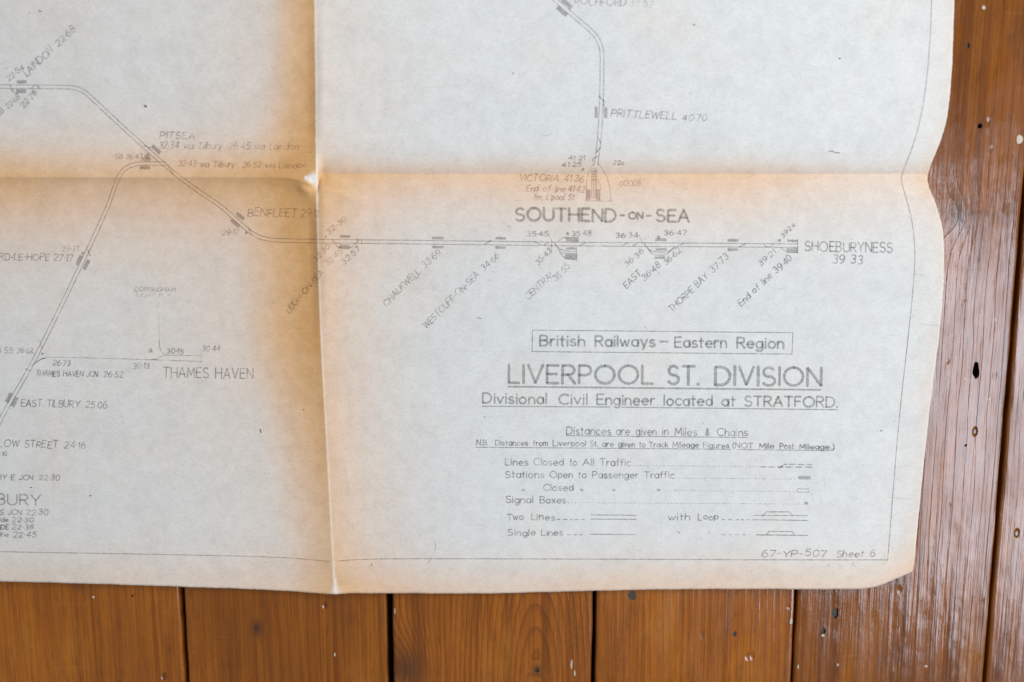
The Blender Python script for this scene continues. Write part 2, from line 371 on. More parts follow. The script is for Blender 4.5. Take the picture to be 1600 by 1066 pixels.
def paper_material():
    b = NT('aged_drawing_paper')
    tc = b.n('ShaderNodeTexCoord').outputs['Object']
    st = b.n('ShaderNodeAttribute', attribute_name='stain').outputs['Fac']
    we = b.n('ShaderNodeAttribute', attribute_name='wear').outputs['Fac']
    big = b.noise(tc, 14, 4, .6); mid = b.noise(tc, 120, 5, .62); fine = b.noise(tc, 900, 3, .6)
    fibre = b.noise(b.scale(tc, (420, 900, 1)), 1.0, 4, .65, 1.2)
    st = b.math('MULTIPLY_ADD', b.math('SUBTRACT', mid, .5), b.math('MULTIPLY', st, .35), st)
    st = b.math('ADD', st, b.rng(big, .50, .75, 0, .07), clamp=True)
    ramp = b.n('ShaderNodeValToRGB', {'Fac': st})
    cr = ramp.color_ramp
    cr.elements[0].position = 0; cr.elements[0].color = (.718, .736, .712, 1)
    cr.elements[1].position = 1; cr.elements[1].color = (.690, .390, .155, 1)
    for p_, c_ in ((.18, (.755, .665, .575, 1)), (.42, (.775, .575, .420, 1)), (.70, (.765, .490, .265, 1))):
        e = cr.elements.new(p_); e.color = c_
    c = b.mix(b.rng(mid, .35, .70, 0, .26), ramp.outputs[0], (.68, .68, .67), 'MULTIPLY')
    c = b.mix(b.rng(b.noise(tc, 38, 5, .7), .48, .72, 0, .20), c, (.66, .67, .67), 'MULTIPLY')
    c = b.mix(b.rng(fibre, .46, .70, 0, .34), c, (.58, .585, .57), 'MULTIPLY')
    c = b.mix(b.rng(fine, .30, .45, .5, 0), c, (1.10, 1.10, 1.10), 'MULTIPLY')
    # foxing specks
    vo = b.n('ShaderNodeTexVoronoi', {'Vector': tc, 'Scale': 130.0, 'Randomness': 1.0})
    dot = b.math('MULTIPLY', b.rng(vo.outputs['Distance'], .05, .11, 1, 0), b.rng(b.noise(tc, 60, 1), .62, .68, 0, .45))
    c = b.mix(dot, c, (.22, .20, .18))
    wn_ = b.noise(b.scale(tc, (500, 160, 1)), 1.0, 3, .6)
    c = b.mix(b.math('MULTIPLY', we, b.rng(wn_, .30, .58, .5, 1), clamp=True), c, (.84, .82, .77))
    h = b.math('MULTIPLY_ADD', fibre, .6, b.math('MULTIPLY', mid, .9))
    h = b.math('MULTIPLY_ADD', fine, .3, h)
    bump = b.n('ShaderNodeBump', {'Strength': .5, 'Distance': .00025, 'Height': h}).outputs[0]
    bs = b.n('ShaderNodeBsdfPrincipled', {'Base Color': c, 'Roughness': .62, 'IOR': 1.4, 'Normal': bump})
    return b.finish(bs.outputs[0])

rmap = bpy.data.objects.new('railway_map', None)
rmap.location = (0, 0, 0)
COL.objects.link(rmap)
tag(rmap, 'aged paper railway line map with amber fold creases lying on the wooden floorboards', 'map')
sheet = link_mesh('paper_sheet', V, Fq.tolist(), paper_material(), rmap, True)
for nm, arr in (('stain', stain), ('wear', wear)):
    at = sheet.data.attributes.new(nm, 'FLOAT', 'POINT')
    at.data.foreach_set('value', arr.reshape(-1).astype(np.float32))
so = sheet.modifiers.new('thickness', 'SOLIDIFY'); so.thickness = .00010; so.offset = -1.0

# ------------------------------------------------------------------ ink
def ink_material(name, alpha, col=(.115, .11, .115), worn=.5):
    b = NT(name)
    tc = b.n('ShaderNodeTexCoord').outputs['Object']
    n1 = b.noise(tc, 170, 3, .6); n2 = b.noise(tc, 1500, 3, .65)
    f = b.math('MULTIPLY', b.rng(n1, .32, .62, 1 - worn, 1), b.rng(n2, .34, .62, .38, 1))
    f = b.math('MULTIPLY', f, alpha * .92, clamp=True)
    tr = b.n('ShaderNodeBsdfTransparent').outputs[0]
    br_ = b.n('ShaderNodeAttribute', attribute_name='browning').outputs['Fac']
    df = b.n('ShaderNodeBsdfDiffuse', {'Color': b.mix(br_, col, (.25, .098, .050))}).outputs[0]
    return b.finish(b.n('ShaderNodeMixShader', {0: f, 1: tr, 2: df}).outputs[0])
INK = {'bold': ink_material('grey_ink_bold', .54, worn=.28), 'mid': ink_material('grey_ink', .65, worn=.55),
       'faint': ink_material('grey_ink_faded', .55, worn=.75), 'ghost': ink_material('grey_ink_ghost', .28, worn=.7),
       'red': ink_material('grey_ink_browned', .52, (.33, .105, .055), .5), 'block': ink_material('grey_ink_block', .50, worn=.3),
       'speck': ink_material('dark_speck', .80, (.05, .045, .04), .2)}

def resample(p, step):
    p = np.array(p, float)
    seg = np.hypot(*np.diff(p, axis=0).T); L = np.concatenate([[0], np.cumsum(seg)])
    if L[-1] < 1e-6: return np.array([p[0], p[0] + [.3, 0]])
    keep = np.concatenate([[True], seg > 1e-9]); p, L = p[keep], L[keep]
    n = max(2, int(math.ceil(L[-1] / step)) + 1)
    q = np.unique(np.concatenate([np.linspace(0, L[-1], n), L]))
    return np.stack([np.interp(q, L, p[:, 0]), np.interp(q, L, p[:, 1])], 1)

class Ink:
    """collects pen strokes and blocks drawn on the sheet; build() gives one mesh"""
    def __init__(s): s.v, s.f, s.z, s.k = [], [], [], 0
    def _add(s, pts, faces):
        b0 = len(s.v); e = .00006 + .000018 * (s.k % 9); s.k += 1
        s.v += [tuple(q) for q in pts]; s.z += [e] * len(pts)
        s.f += [tuple(b0 + i for i in f) for f in faces]
    def stroke(s, p, w, step=2.5, cap=True):
        p = resample(p, step); n = len(p)
        t = np.gradient(p, axis=0); t /= np.maximum(np.hypot(t[:, 0], t[:, 1])[:, None], 1e-9)
        nn = np.stack([-t[:, 1], t[:, 0]], 1)
        ww = w * .56 * (1 + .10 * np.sin(np.arange(n) * 1.3 + random.uniform(0, 6)) + .06 * rng.standard_normal(n))
        A, B = p + nn * ww[:, None], p - nn * ww[:, None]
        pts = list(A) + list(B)
        fs = [(i, n + i, n + i + 1, i + 1) for i in range(n - 1)]
        if cap and w > 1.0:
            for end, sg in ((0, -1), (n - 1, 1)):
                i0 = len(pts); m = 4
                for q in range(1, m):
                    a = math.pi * q / m
                    pts.append(p[end] + ww[end] * (nn[end] * math.cos(a) + sg * t[end] * math.sin(a)))
                loop = [end] + list(range(i0, i0 + m - 1)) + [n + end]
                fs.append(tuple(loop if sg < 0 else reversed(loop)))
        s._add(pts, fs)
    def block(s, cx, cy, L, w, ang=0.0):
        c, sn = math.cos(math.radians(ang)), math.sin(math.radians(ang))
        nx, ny = max(2, int(L / 3)), max(2, int(w / 3))
        pts, fs = [], []
        for j in range(ny + 1):
            for i in range(nx + 1):
                a, b_ = -L / 2 + L * i / nx, -w / 2 + w * j / ny
                ed = .35 if i in (0, nx) or j in (0, ny) else 0
                a += random.uniform(-ed, ed); b_ += random.uniform(-ed, ed)
                pts.append((cx + a * c - b_ * sn, cy + a * sn + b_ * c))
        for j in range(ny):
            for i in range(nx):
                k = j * (nx + 1) + i; fs.append((k, k + nx + 1, k + nx + 2, k + 1))
        s._add(pts, fs)
    def rect(s, x0, y0, x1, y1): s.block((x0 + x1) / 2, (y0 + y1) / 2, abs(x1 - x0), abs(y1 - y0))
    def dashes(s, x0, y0, x1, y1, dash, gap, w, jit=.25):
        L = math.hypot(x1 - x0, y1 - y0); q = 0
        while q < L:
            e = min(L, q + dash * random.uniform(1 - jit, 1 + jit))
            s.stroke([(x0 + (x1 - x0) * q / L, y0 + (y1 - y0) * q / L), (x0 + (x1 - x0) * e / L, y0 + (y1 - y0) * e / L)], w, cap=False)
            q = e + gap * random.uniform(1 - jit, 1 + jit)
    def build(s, name, ink):
        a = np.array(s.v)
        w = P(a[:, 0], a[:, 1], ZS(a[:, 0], a[:, 1]) + np.array(s.z))
        # faces upward
        fs = []
        for f in s.f:
            q = a[list(f)]; ar = np.sum(q[:, 0] * np.roll(q[:, 1], -1) - np.roll(q[:, 0], -1) * q[:, 1])
            fs.append(f if ar < 0 else tuple(reversed(f)))
        o = link_mesh(name, w, fs, INK[ink], rmap, True)
        dvv = a[:, 0] - XF(a[:, 1])
        brn = .85 * np.exp(-((a[:, 1] - 280) / 42.0) ** 2) * (1 - .6 * sm(a[:, 0], 1000, 1300)) + .6 * np.exp(-(dvv / 75.0) ** 2)
        at = o.data.attributes.new('browning', 'FLOAT', 'POINT')
        at.data.foreach_set('value', np.clip(brn, 0, 1).astype(np.float32))
        return o

# ---- a drawing-office single-stroke alphabet
def arc(cx, cy, rx, ry, a0, a1, n=None):
    n = n or max(4, int(abs(a1 - a0) / 18))
    return [(cx + rx * math.cos(math.radians(a0 + (a1 - a0) * i / n)), cy + ry * math.sin(math.radians(a0 + (a1 - a0) * i / n))) for i in range(n + 1)]
G = {
 'A': (.72, [[(0, 0), (.36, 1), (.72, 0)], [(.13, .34), (.59, .34)]]),
 'B': (.58, [[(0, 0), (0, 1), (.30, 1)] + arc(.30, .76, .24, .24, 90, -90) + [(0, .52)], [(.30, .52)] + arc(.30, .26, .28, .26, 90, -90) + [(0, 0)]]),
 'C': (.72, [arc(.42, .5, .42, .5, 48, 312)]),
 'D': (.70, [[(0, 0), (0, 1), (.24, 1)] + arc(.24, .5, .46, .5, 90, -90) + [(0, 0)]]),
 'E': (.52, [[(.52, 1), (0, 1), (0, 0), (.52, 0)], [(0, .52), (.44, .52)]]),
 'F': (.50, [[(.50, 1), (0, 1), (0, 0)], [(0, .52), (.42, .52)]]),
 'G': (.78, [arc(.42, .5, .42, .5, 48, 330) + [(.80, .46), (.50, .46)]]),
 'H': (.66, [[(0, 0), (0, 1)], [(.66, 0), (.66, 1)], [(0, .52), (.66, .52)]]),
 'I': (.02, [[(.01, 0), (.01, 1)]]),
 'J': (.42, [[(.42, 1), (.42, .24)] + arc(.21, .22, .21, .22, 0, -170)]),
 'K': (.62, [[(0, 0), (0, 1)], [(.60, 1), (0, .38)], [(.20, .58), (.62, 0)]]),
 'L': (.48, [[(0, 1), (0, 0), (.48, 0)]]),
 'M': (.78, [[(0, 0), (.06, 1), (.39, .22), (.72, 1), (.78, 0)]]),
 'N': (.66, [[(0, 0), (0, 1), (.66, 0), (.66, 1)]]),
 'O': (.90, [arc(.45, .5, .45, .5, 90, 450, 24)]),
 'P': (.56, [[(0, 0), (0, 1), (.30, 1)] + arc(.30, .73, .26, .27, 90, -90) + [(0, .46)]]),
 'Q': (.90, [arc(.45, .5, .45, .5, 90, 450, 24), [(.55, .25), (.90, -.05)]]),
 'R': (.58, [[(0, 0), (0, 1), (.30, 1)] + arc(.30, .74, .26, .26, 90, -90) + [(0, .48)], [(.26, .48), (.58, 0)]]),
 'S': (.58, [arc(.29, .745, .25, .255, 35, 270) + arc(.29, .255, .29, .255, 80, -150)]),
 'T': (.64, [[(0, 1), (.64, 1)], [(.32, 1), (.32, 0)]]),
 'U': (.66, [[(0, 1), (0, .33)] + arc(.33, .33, .33, .33, 180, 360) + [(.66, 1)]]),
 'V': (.68, [[(0, 1), (.34, 0), (.68, 1)]]),
 'W': (.94, [[(0, 1), (.23, 0), (.47, .9), (.71, 0), (.94, 1)]]),
 'X': (.64, [[(0, 0), (.64, 1)], [(0, 1), (.64, 0)]]),
 'Y': (.66, [[(0, 1), (.33, .46), (.66, 1)], [(.33, .46), (.33, 0)]]),
 'Z': (.60, [[(0, 1), (.60, 1), (0, 0), (.60, 0)]]),
 '0': (.56, [arc(.28, .5, .28, .5, 90, 450, 20)]),
 '1': (.18, [[(.0, .80), (.15, 1), (.15, 0)]]),
 '2': (.52, [arc(.26, .74, .25, .26, 165, -35) + [(0, 0), (.52, 0)]]),
 '3': (.52, [arc(.25, .76, .23, .24, 150, -90), arc(.25, .26, .26, .26, 90, -150)]),
 '4': (.58, [[(.42, 0), (.42, 1), (0, .28), (.58, .28)]]),
 '5': (.52, [[(.48, 1), (.10, 1), (.05, .56)] + arc(.25, .33, .27, .33, 120, -150)]),
 '6': (.54, [arc(.44, .46, .44, .54, 95, 180) + [(0, .3)], arc(.27, .30, .27, .30, 180, 540)]),
 '7': (.52, [[(0, 1), (.52, 1), (.16, 0)]]),
 '8': (.54, [arc(.27, .76, .22, .24, 90, 450), arc(.27, .26, .27, .26, 90, 450)]),
 '9': (.54, [arc(.27, .70, .27, .30, 0, 360), arc(.10, .54, .44, .54, 0, -85)]),
 'a': (.50, [arc(.25, .32, .25, .32, 0, 360), [(.50, .64), (.50, 0)]]),
 'b': (.50, [arc(.25, .32, .25, .32, 180, 540), [(0, 1), (0, 0)]]),
 'c': (.46, [arc(.27, .32, .27, .32, 45, 315)]),
 'd': (.50, [arc(.25, .32, .25, .32, 0, 360), [(.50, 1), (.50, 0)]]),
 'e': (.52, [[(.02, .34), (.52, .34)] + arc(.27, .32, .26, .32, 5, 310)]),
 'f': (.32, [arc(.26, .80, .14, .20, 60, 180) + [(.12, 0)], [(0, .62), (.28, .62)]]),
 'g': (.50, [arc(.25, .32, .25, .32, 0, 360), [(.50, .64), (.50, -.08)] + arc(.26, -.08, .24, .22, 0, -150)]),
 'h': (.46, [[(0, 0), (0, 1)], [(0, .38)] + arc(.23, .40, .23, .24, 180, 0) + [(.46, 0)]]),
 'i': (.03, [[(.015, 0), (.015, .64)], [(.015, .90), (.02, .93)]]),
 'j': (.14, [[(.14, .64), (.14, -.12)] + arc(0, -.12, .14, .16, 0, -90), [(.14, .9), (.145, .93)]]),
 'k': (.44, [[(0, 0), (0, 1)], [(.40, .64), (0, .26)], [(.14, .40), (.44, 0)]]),
 'l': (.02, [[(.01, 0), (.01, 1)]]),
 'm': (.74, [[(0, 0), (0, .64)], [(0, .40)] + arc(.185, .44, .185, .20, 180, 0) + [(.37, 0)], [(.37, .40)] + arc(.555, .44, .185, .20, 180, 0) + [(.74, 0)]]),
 'n': (.46, [[(0, 0), (0, .64)], [(0, .38)] + arc(.23, .40, .23, .24, 180, 0) + [(.46, 0)]]),
 'o': (.54, [arc(.27, .32, .27, .32, 90, 450)]),
 'p': (.50, [arc(.25, .32, .25, .32, 180, 540), [(0, .64), (0, -.30)]]),
 'r': (.30, [[(0, 0), (0, .64)], [(0, .38)] + arc(.22, .40, .22, .24, 180, 70)]),
 's': (.40, [arc(.20, .48, .17, .16, 40, 265) + arc(.20, .16, .20, .16, 85, -150)]),
 't': (.30, [[(.13, .92), (.13, 0), (.20, 0)], [(0, .63), (.30, .63)]]),
 'u': (.46, [[(0, .64), (0, .23)] + arc(.23, .23, .23, .23, 180, 360), [(.46, .64), (.46, 0)]]),
 'v': (.48, [[(0, .64), (.24, 0), (.48, .64)]]),
 'w': (.70, [[(0, .64), (.18, 0), (.35, .58), (.52, 0), (.70, .64)]]),
 'x': (.46, [[(0, 0), (.46, .64)], [(0, .64), (.46, 0)]]),
 'y': (.48, [[(0, .64), (.25, .02)], [(.48, .64), (.16, -.30)]]),
 '.': (.04, [[(.0, .01), (.04, .01)]]), '-': (.30, [[(0, .45), (.30, .45)]]), '\u00b7': (.04, [[(0, .45), (.05, .45)]]),
 '&': (.66, [[(.66, 0), (.16, .62)] + arc(.30, .79, .18, .21, 200, -30) + [(.10, .42)] + arc(.27, .23, .24, .23, 150, 290) + [(.62, .42)]]),
 '(': (.20, [arc(.42, .42, .42, .72, 125, 235)]), ')': (.20, [arc(-.22, .42, .42, .72, 55, -55)]),
 "'": (.03, [[(.02, 1), (.0, .78)]]), ' ': (.36, []),
}
GAP = .21
def lettering(ink, txt, a, b, cap, w, slant=0.0, wob=.03, step=2.2):
    """write txt on the straight line from a to b"""
    tot = 0.0; pos = []
    for i, ch in enumerate(txt):
        g = G[ch]; pos.append(tot); tot += g[0] + (GAP if i < len(txt) - 1 else 0)
        if ch in '.\u00b7': tot += .02
    L = math.hypot(b[0] - a[0], b[1] - a[1]); ux, uy = (b[0] - a[0]) / L, (b[1] - a[1]) / L
    sx = L / tot
    for ch, p0 in zip(txt, pos):
        jx, jy, js = random.gauss(0, wob * .5), random.gauss(0, wob), 1 + random.gauss(0, wob)
        for stk in G[ch][1]:
            out = []
            for x, y in stk:
                y2 = (y * js + jy) * cap; x2 = (p0 + x + jx) * sx + y * slant * cap
                out.append((a[0] + x2 * ux + y2 * uy, a[1] + x2 * uy - y2 * ux))
            ink.stroke(out, w * random.uniform(.88, 1.1), step)
def write(name, ink, w, *items, slant=0.0, wob=.03):
    """items: (text, x0, y0, x1, y1, cap)"""
    k = Ink()
    for t, x0, y0, x1, y1, cap in items: lettering(k, t, (x0, y0), (x1, y1), cap, w, slant, wob)
    return k.build(name, ink)

def side(p, d):
    p = resample(p, 4); t = np.gradient(p, axis=0); t /= np.hypot(t[:, 0], t[:, 1])[:, None]
    # smooth the normals a little so that the pair stays parallel through bends
    n = np.stack([-t[:, 1], t[:, 0]], 1)
    k = np.ones(5) / 5
    n = np.stack([np.convolve(np.pad(n[:, i], 2, mode='edge'), k, 'valid') for i in (0, 1)], 1)
    return p + n * d
def smooth(pts, it=2):
    p = [tuple(q) for q in pts]
    for _ in range(it):
        o = [p[0]]
        for q, r in zip(p, p[1:]):
            o += [(q[0] * .75 + r[0] * .25, q[1] * .75 + r[1] * .25), (q[0] * .25 + r[0] * .75, q[1] * .25 + r[1] * .75)]
        p = o + [p[-1]]
    return p
D = '\u00b7'
TW = 1.15
# ---- border of the drawing
k = Ink()
k.stroke(smooth([(-480, 850), (0, 862.5), (200, 865.5), (400, 869.5), (470, 873), (515, 877.5)]), 1.1, cap=False)
k.stroke(smooth([(527, 877), (560, 874), (640, 873), (1000, 874), (1200, 875), (1387, 875)]), 1.2, cap=False)
k.stroke(smooth([(1387, 877), (1393, 800), (1405, 650), (1420, 520), (1428, 440), (1430, 400), (1428, 365), (1423, 335), (1414, 303), (1407.5, 281), (1412, 264), (1427, 228), (1440, 180), (1449, 120), (1454, 50), (1456, 0), (1466, -480)]), 1.2, cap=False)
k.build('border_line', 'mid')
k = Ink()
for x0, y0, x1, y1 in ((1425, 429, 1445, 430), (1440, 507, 1465, 509), (1387, 777, 1425, 780), (1382, 864, 1382, 880)): k = Ink(); k.stroke([(x0, y0), (x1, y1)], .9); k.build('border_tick', 'ghost')

# ---- tracks
main = smooth([(-480, 132), (0, 135.6), (100, 136.0), (118, 137.3), (131, 142.5), (143, 153), (180, 188), (225, 229), (262, 262), (280, 277), (312, 300), (345, 322), (365, 340), (383, 356), (397, 367), (413, 373.5), (435, 376), (497, 377), (700, 379), (900, 381.8), (1150, 383.2), (1246, 384.2)])
k = Ink(); k.stroke(side(main, -2.8), TW, 4); k.stroke(side(main, 2.8), TW, 4)
for a, b in (((757, 382), (767, 376)), ((834, 377.5), (845, 382.5)), ((850, 382.5), (857, 379)), ((905, 384), (916, 379)), ((971, 384.5), (981, 379.5)), ((989, 384), (997, 379.5)), ((1155, 386.5), (1165, 381)),
             ((48, 139), (54, 133)), ((58, 134), (64, 139)), ((15, 133), (19, 139)), ((225, 228), (234, 231)), ((262, 258), (270, 272)), ((388, 356), (393, 366))):
    k.stroke([a, b], 1.3)
k.build('main_track', 'mid')
k = Ink()   # loops and sidings along the main line
for pl in ([(520, 375), (527, 386), (532, 388), (546, 389), (556, 381), (562, 374)], [(866, 379), (875, 390), (885, 392.5), (900, 393)], [(867, 381), (876, 395), (885, 396), (900, 396.5)], [(874, 394), (882.5, 404), (900, 406)], [(870, 379), (877.5, 372.5), (885, 370.5)],
           [(1006, 380), (1015, 392.5), (1021, 398.8), (1041, 398.8), (1050, 390), (1069, 380)], [(1010, 385.5), (1017.5, 393.5), (1042.5, 394.5), (1047.5, 391), (1054, 386)],
           [(1192.5, 381), (1197.5, 386), (1204, 386), (1210, 380)], [(1219, 387), (1230, 394.5), (1246, 395)], [(16, 139), (22, 145), (28, 147)]):
    k = Ink(); k.stroke(smooth(pl, 1), TW); k.build('loop_track', 'mid')
for x, y0, y1 in ((901, 386, 407), (1246.3, 374, 396), (558, 372, 379), (565, 374, 380), (862, 376, 388)): k = Ink(); k.stroke([(x, y0), (x, y1)], 1.3); k.build('track_end_mark', 'mid')
br = smooth([(259, 256), (222, 255.5), (207, 257.5), (194, 264), (186, 275), (180, 289), (170, 320), (153, 357), (134, 398), (94, 482), (50, 570), (19, 623), (3, 651), (-70, 800)])
k = Ink(); k.stroke(side(br, -2.8), TW, 4); k.stroke(side(br, 2.8), TW, 4)
k.stroke([(40, 576), (49, 580)], 1.3); k.stroke([(137, 390), (141, 400)], 1.3); k.stroke([(62, 532), (66, 545)], .9)
k.build('branch_track', 'mid')
ro = smooth([(780, -80), (862, -5), (902, 30), (919, 44), (932, 57), (939, 72), (941, 86), (940.5, 120), (940, 160), (936.5, 220), (931.3, 258)])
k = Ink(); k.stroke(side(ro, -2.9), TW, 4); k.stroke(side(ro, 2.9), TW, 4)
for a, b in (((936, 150), (944, 159)), ((934, 214), (938, 222)), ((938, 231), (932, 238)), ((929, 247), (936, 243)), ((943, 158), (943.5, 165)), ((927, 247), (926, 252))): k.stroke([a, b], 1.6)
k.build('northern_track', 'mid')
k = Ink()   # terminus fan
for pl in ([(928, 256), (920, 267), (917, 281), (916, 296), (915.8, 314)], [(935, 256), (947, 272), (953, 292), (954.5, 314.5)], [(932.5, 281), (938, 287.5), (938.5, 297)]): k.stroke(smooth(pl, 2), 1.1)
for x in (924.3, 927, 929.6, 931.6): k.stroke([(x + .8, 262), (x, 311)], .95)
for y in (268, 272, 276, 281): k.stroke([(924, y), (932, y)], 1.2)
k.stroke([(914, 314), (941, 314)], 1.0); k.stroke([(948.5, 314.5), (957, 314.5)], 1.0)
k.build('terminus_track', 'red')
k = Ink()   # haven branch
k.stroke(smooth([(49, 572), (61, 562.5), (72, 559), (86, 558), (231, 562), (314, 565)]), 1.1)
k.stroke([(234, 562.5), (245, 561), (256, 555), (314, 556)], 1.1); k.stroke(smooth([(249, 530), (249, 541), (252, 550), (259, 555)]), 1.3)
k.stroke(smooth([(50, 572), (60, 563), (70, 559.5)]), 1.6)
k.build('haven_track', 'faint')
k = Ink(); k.stroke([(247, 470), (249, 529)], .8); k.build('closed_track', 'ghost')
k = Ink(); k.stroke([(314, 545), (315, 569)], .7); k.build('track_end_mark', 'ghost')

# ---- platforms: every bar its own part
def bar(cx, cy, L, w, ang=0.0, ink='block'):
    k = Ink(); k.block(cx, cy, L, w, ang); return k.build('platform_mark', ink)
for x0, y0, x1, y1 in ((26, 125.5, 41.5, 131), (25, 139.5, 41, 146), (218, 260, 234.5, 264.5), (531, 367.5, 547.5, 371.7), (530, 382.5, 547, 388.5), (675, 370, 693, 374), (675.5, 384.3, 693, 388.3),
                       (774, 370.5, 790.5, 374.6), (774, 385, 790, 389), (884, 370.5, 904, 378), (884.5, 386.5, 900, 390.3), (882.5, 397.3, 901, 405.5), (1024, 372.5, 1041.5, 377), (1024, 388, 1041.5, 391.7),
                       (1023, 400.8, 1039.7, 404.8), (1137, 373.6, 1154, 377.8), (1137, 388, 1153, 392.5), (1230.5, 374.5, 1246, 378.3), (1229, 388, 1246, 395), (929, 167, 934.2, 184), (944, 168, 949, 185),
                       (915.8, 296, 922.5, 313), (930.8, 296, 938, 313)):
    bar((x0 + x1) / 2, (y0 + y1) / 2, x1 - x0, y1 - y0, 0, 'red' if y0 == 296 else 'block')
for cx, cy, L, w, an in ((244, 233.5, 17, 6, 43), (375.5, 338, 16, 5.5, 40), (367.5, 349, 17, 5.5, 40), (123.5, 407, 17, 6, -64), (135, 414, 17, 6, -64), (14, 621.5, 16, 6, -64), (23, 628, 17, 6.5, -64), (886, 6, 20, 6.5, 42), (878, 18, 20, 6, 42)):
    bar(cx, cy, L, w, an)
k = Ink(); k.block(228, 249, 15, 5); k.block(230, 244, 8, 8, 40); k.build('platform_mark', 'block')
k = Ink(); k.block(1029, 371, 5, 5); k.build('platform_mark', 'block')
# ---- signal boxes
for x, y, r in ((129, 396, 3.2), (385, 364, 3.4), (66, 553, 3), (509, 370, 3.6), (887, 365.3, 4.4), (911, 265, 4), (1218, 376, 4), (20, 140, 3)):
    k = Ink(); k.block(x, y, r, r, 20); k.build('signal_box_mark', 'mid')

# ---- names and figures
def name(t, x0, y0, x1, y1, cap, ink='mid', w=1.4, slant=.12, wob=.05): return write('station_name', ink, w, (t, x0, y0, x1, y1, cap), slant=slant, wob=wob)
def fig(t, x0, y0, x1, y1, cap, ink='mid', w=1.3, slant=.12): return write('mileage_figure', ink, w, (t, x0, y0, x1, y1, cap), slant=slant, wob=.05)
name('LAINDON', 42, 120, 84, 80, 11, 'faint'); fig('22' + D + '68', 91, 73, 119, 47, 10, 'faint')
fig('22' + D + '54', 14, 127, 38, 107, 8); fig('SB 22' + D + '68', -2, 182, 32, 153, 8, 'faint'); fig('22' + D + '78', 37, 169, 58, 147, 8.5)
name('PITSEA', 250, 216, 304, 216.5, 10, 'faint')
k = Ink(); lettering(k, '32' + D + '34 via Tilbury', (248, 231.5), (346, 233), 10, 1.25, .2, .05); lettering(k, '26' + D + '45 via Laindon', (357, 233), (465, 234), 10, 1.1, .2, .05); k.build('mileage_figure', 'faint')
k = Ink(); lettering(k, '32' + D + '43 via Tilbury', (278, 260), (366, 261.5), 9, 1.2, .2, .05); lettering(k, '26' + D + '52 via Laindon', (378, 261.5), (477, 263), 9, 1.1, .2, .05); k.build('mileage_figure', 'red')
fig('SB 26' + D + '43', 180, 248.5, 222, 247.5, 7.5, 'red')
name('BENFLEET', 387, 338, 464, 339, 12, 'faint'); fig('29' + D + '11', 470, 339, 496, 340, 12, 'faint'); fig('29' + D + '17', 347, 367, 373, 367, 8, 'faint')
name('STANFORD-LE-HOPE', -56, 406, 76, 407, 10); fig('27' + D + '17', 84, 407, 113, 408, 10); fig('27' + D + '71', 97, 393, 122, 392.5, 8, 'faint')
name('CORRINGHAM', 210, 455, 274, 456, 6, 'faint', 1.0, 0); name('LIGHT RLY', 214, 463.5, 266, 464, 5, 'ghost', 1.0, 0)
fig('30' + D + '44', 316, 548.5, 344, 548.5, 8, 'faint'); fig('30' + D + '13', 208, 576, 233, 576, 8, 'faint'); fig('30' + D + '15', 261, 552.5, 286, 552.5, 7.5); fig('26' + D + '73', 83, 571, 109, 572, 8)
fig('&', 232, 550, 238, 550, 6, 'faint')
name('THAMES HAVEN JCN', 56, 587.5, 152, 589, 8.5); fig('26' + D + '52', 162, 589, 191, 589.5, 8.5)
name('THAMES HAVEN', 255, 589.5, 395, 592, 16, 'mid', 1.6, .0, .02)
fig('JCN S.B 26' + D + '62', -18, 551, 51, 552, 8, 'faint')
k = Ink(); k.stroke([(48, 548), (54, 553)], 1.0); k.build('pointer_line', 'faint')
name('EAST TILBURY', 33, 635, 124, 637, 10.5, 'mid', 1.5, .08); fig('25' + D + '06', 133, 637, 167, 638.5, 10)
name('LOW STREET', -2, 698.5, 90, 700, 11, 'mid', 1.4, .1); fig('24' + D + '16', 101, 700, 133, 700.5, 10.5); fig('24' + D + '16', -14, 712, 11, 712.5, 6.5)
name('TILBURY E JCN', -36, 749, 51, 750, 7.5); fig('22' + D + '30', 61, 750, 93, 750.5, 8)
name('TILBURY', -44, 787.5, 63, 789.5, 16, 'bold', 2.0, 0, .02)
name('TILBURY S JCN', -52, 804.5, 33, 804.5, 7.5); fig('22' + D + '30', 41, 805, 75, 804.5, 8)
name('Riverside', -30, 815.5, 12, 815.5, 7); fig('22' + D + '30', 19, 815.8, 52, 816, 7)
name('RIVERSIDE', -34, 827, 13, 827, 7); fig('22' + D + '38', 19, 827, 52, 827.3, 7.5)
name('End of line', -42, 838.5, 13, 838.5, 7.5); fig('22' + D + '45', 21, 839, 56, 839.3, 8)
name('LEIGH-ON-SEA', 452, 490, 506, 427, 9, 'faint'); fig('32' + D + '45', 512, 416, 536, 394, 9, 'ghost')
fig('32' + D + '30', 514, 367, 542, 343, 7.5, 'red'); fig('32' + D + '30', 494, 409, 516, 387, 7.5, 'red'); fig('32' + D + '57', 538, 414, 563, 391, 8)
name('CHALKWELL', 604, 479.5, 658, 426, 10, 'faint'); fig('33' + D + '69', 664, 420, 689, 396, 10, 'faint')
name('WESTCLIFF-ON-SEA', 666, 514, 749, 431, 10, 'faint', 1.35); fig('34' + D + '66', 756, 424, 781, 401, 10, 'faint')
k = Ink(); lettering(k, 'SOUTHEND', (806, 344.8), (962, 346), 19.5, 3.5, 0, .012); k.stroke([(969, 336.5), (975.5, 336.6)], 3.0); lettering(k, 'ON', (982.5, 342), (1004.5, 342.3), 10, 2.6, 0, .01)
k.stroke([(1011, 337.2), (1017, 337.3)], 3.0); lettering(k, 'SEA', (1026, 346.3), (1076.5, 346.6), 18.5, 3.4, 0, .012); k.build('town_name', 'bold')
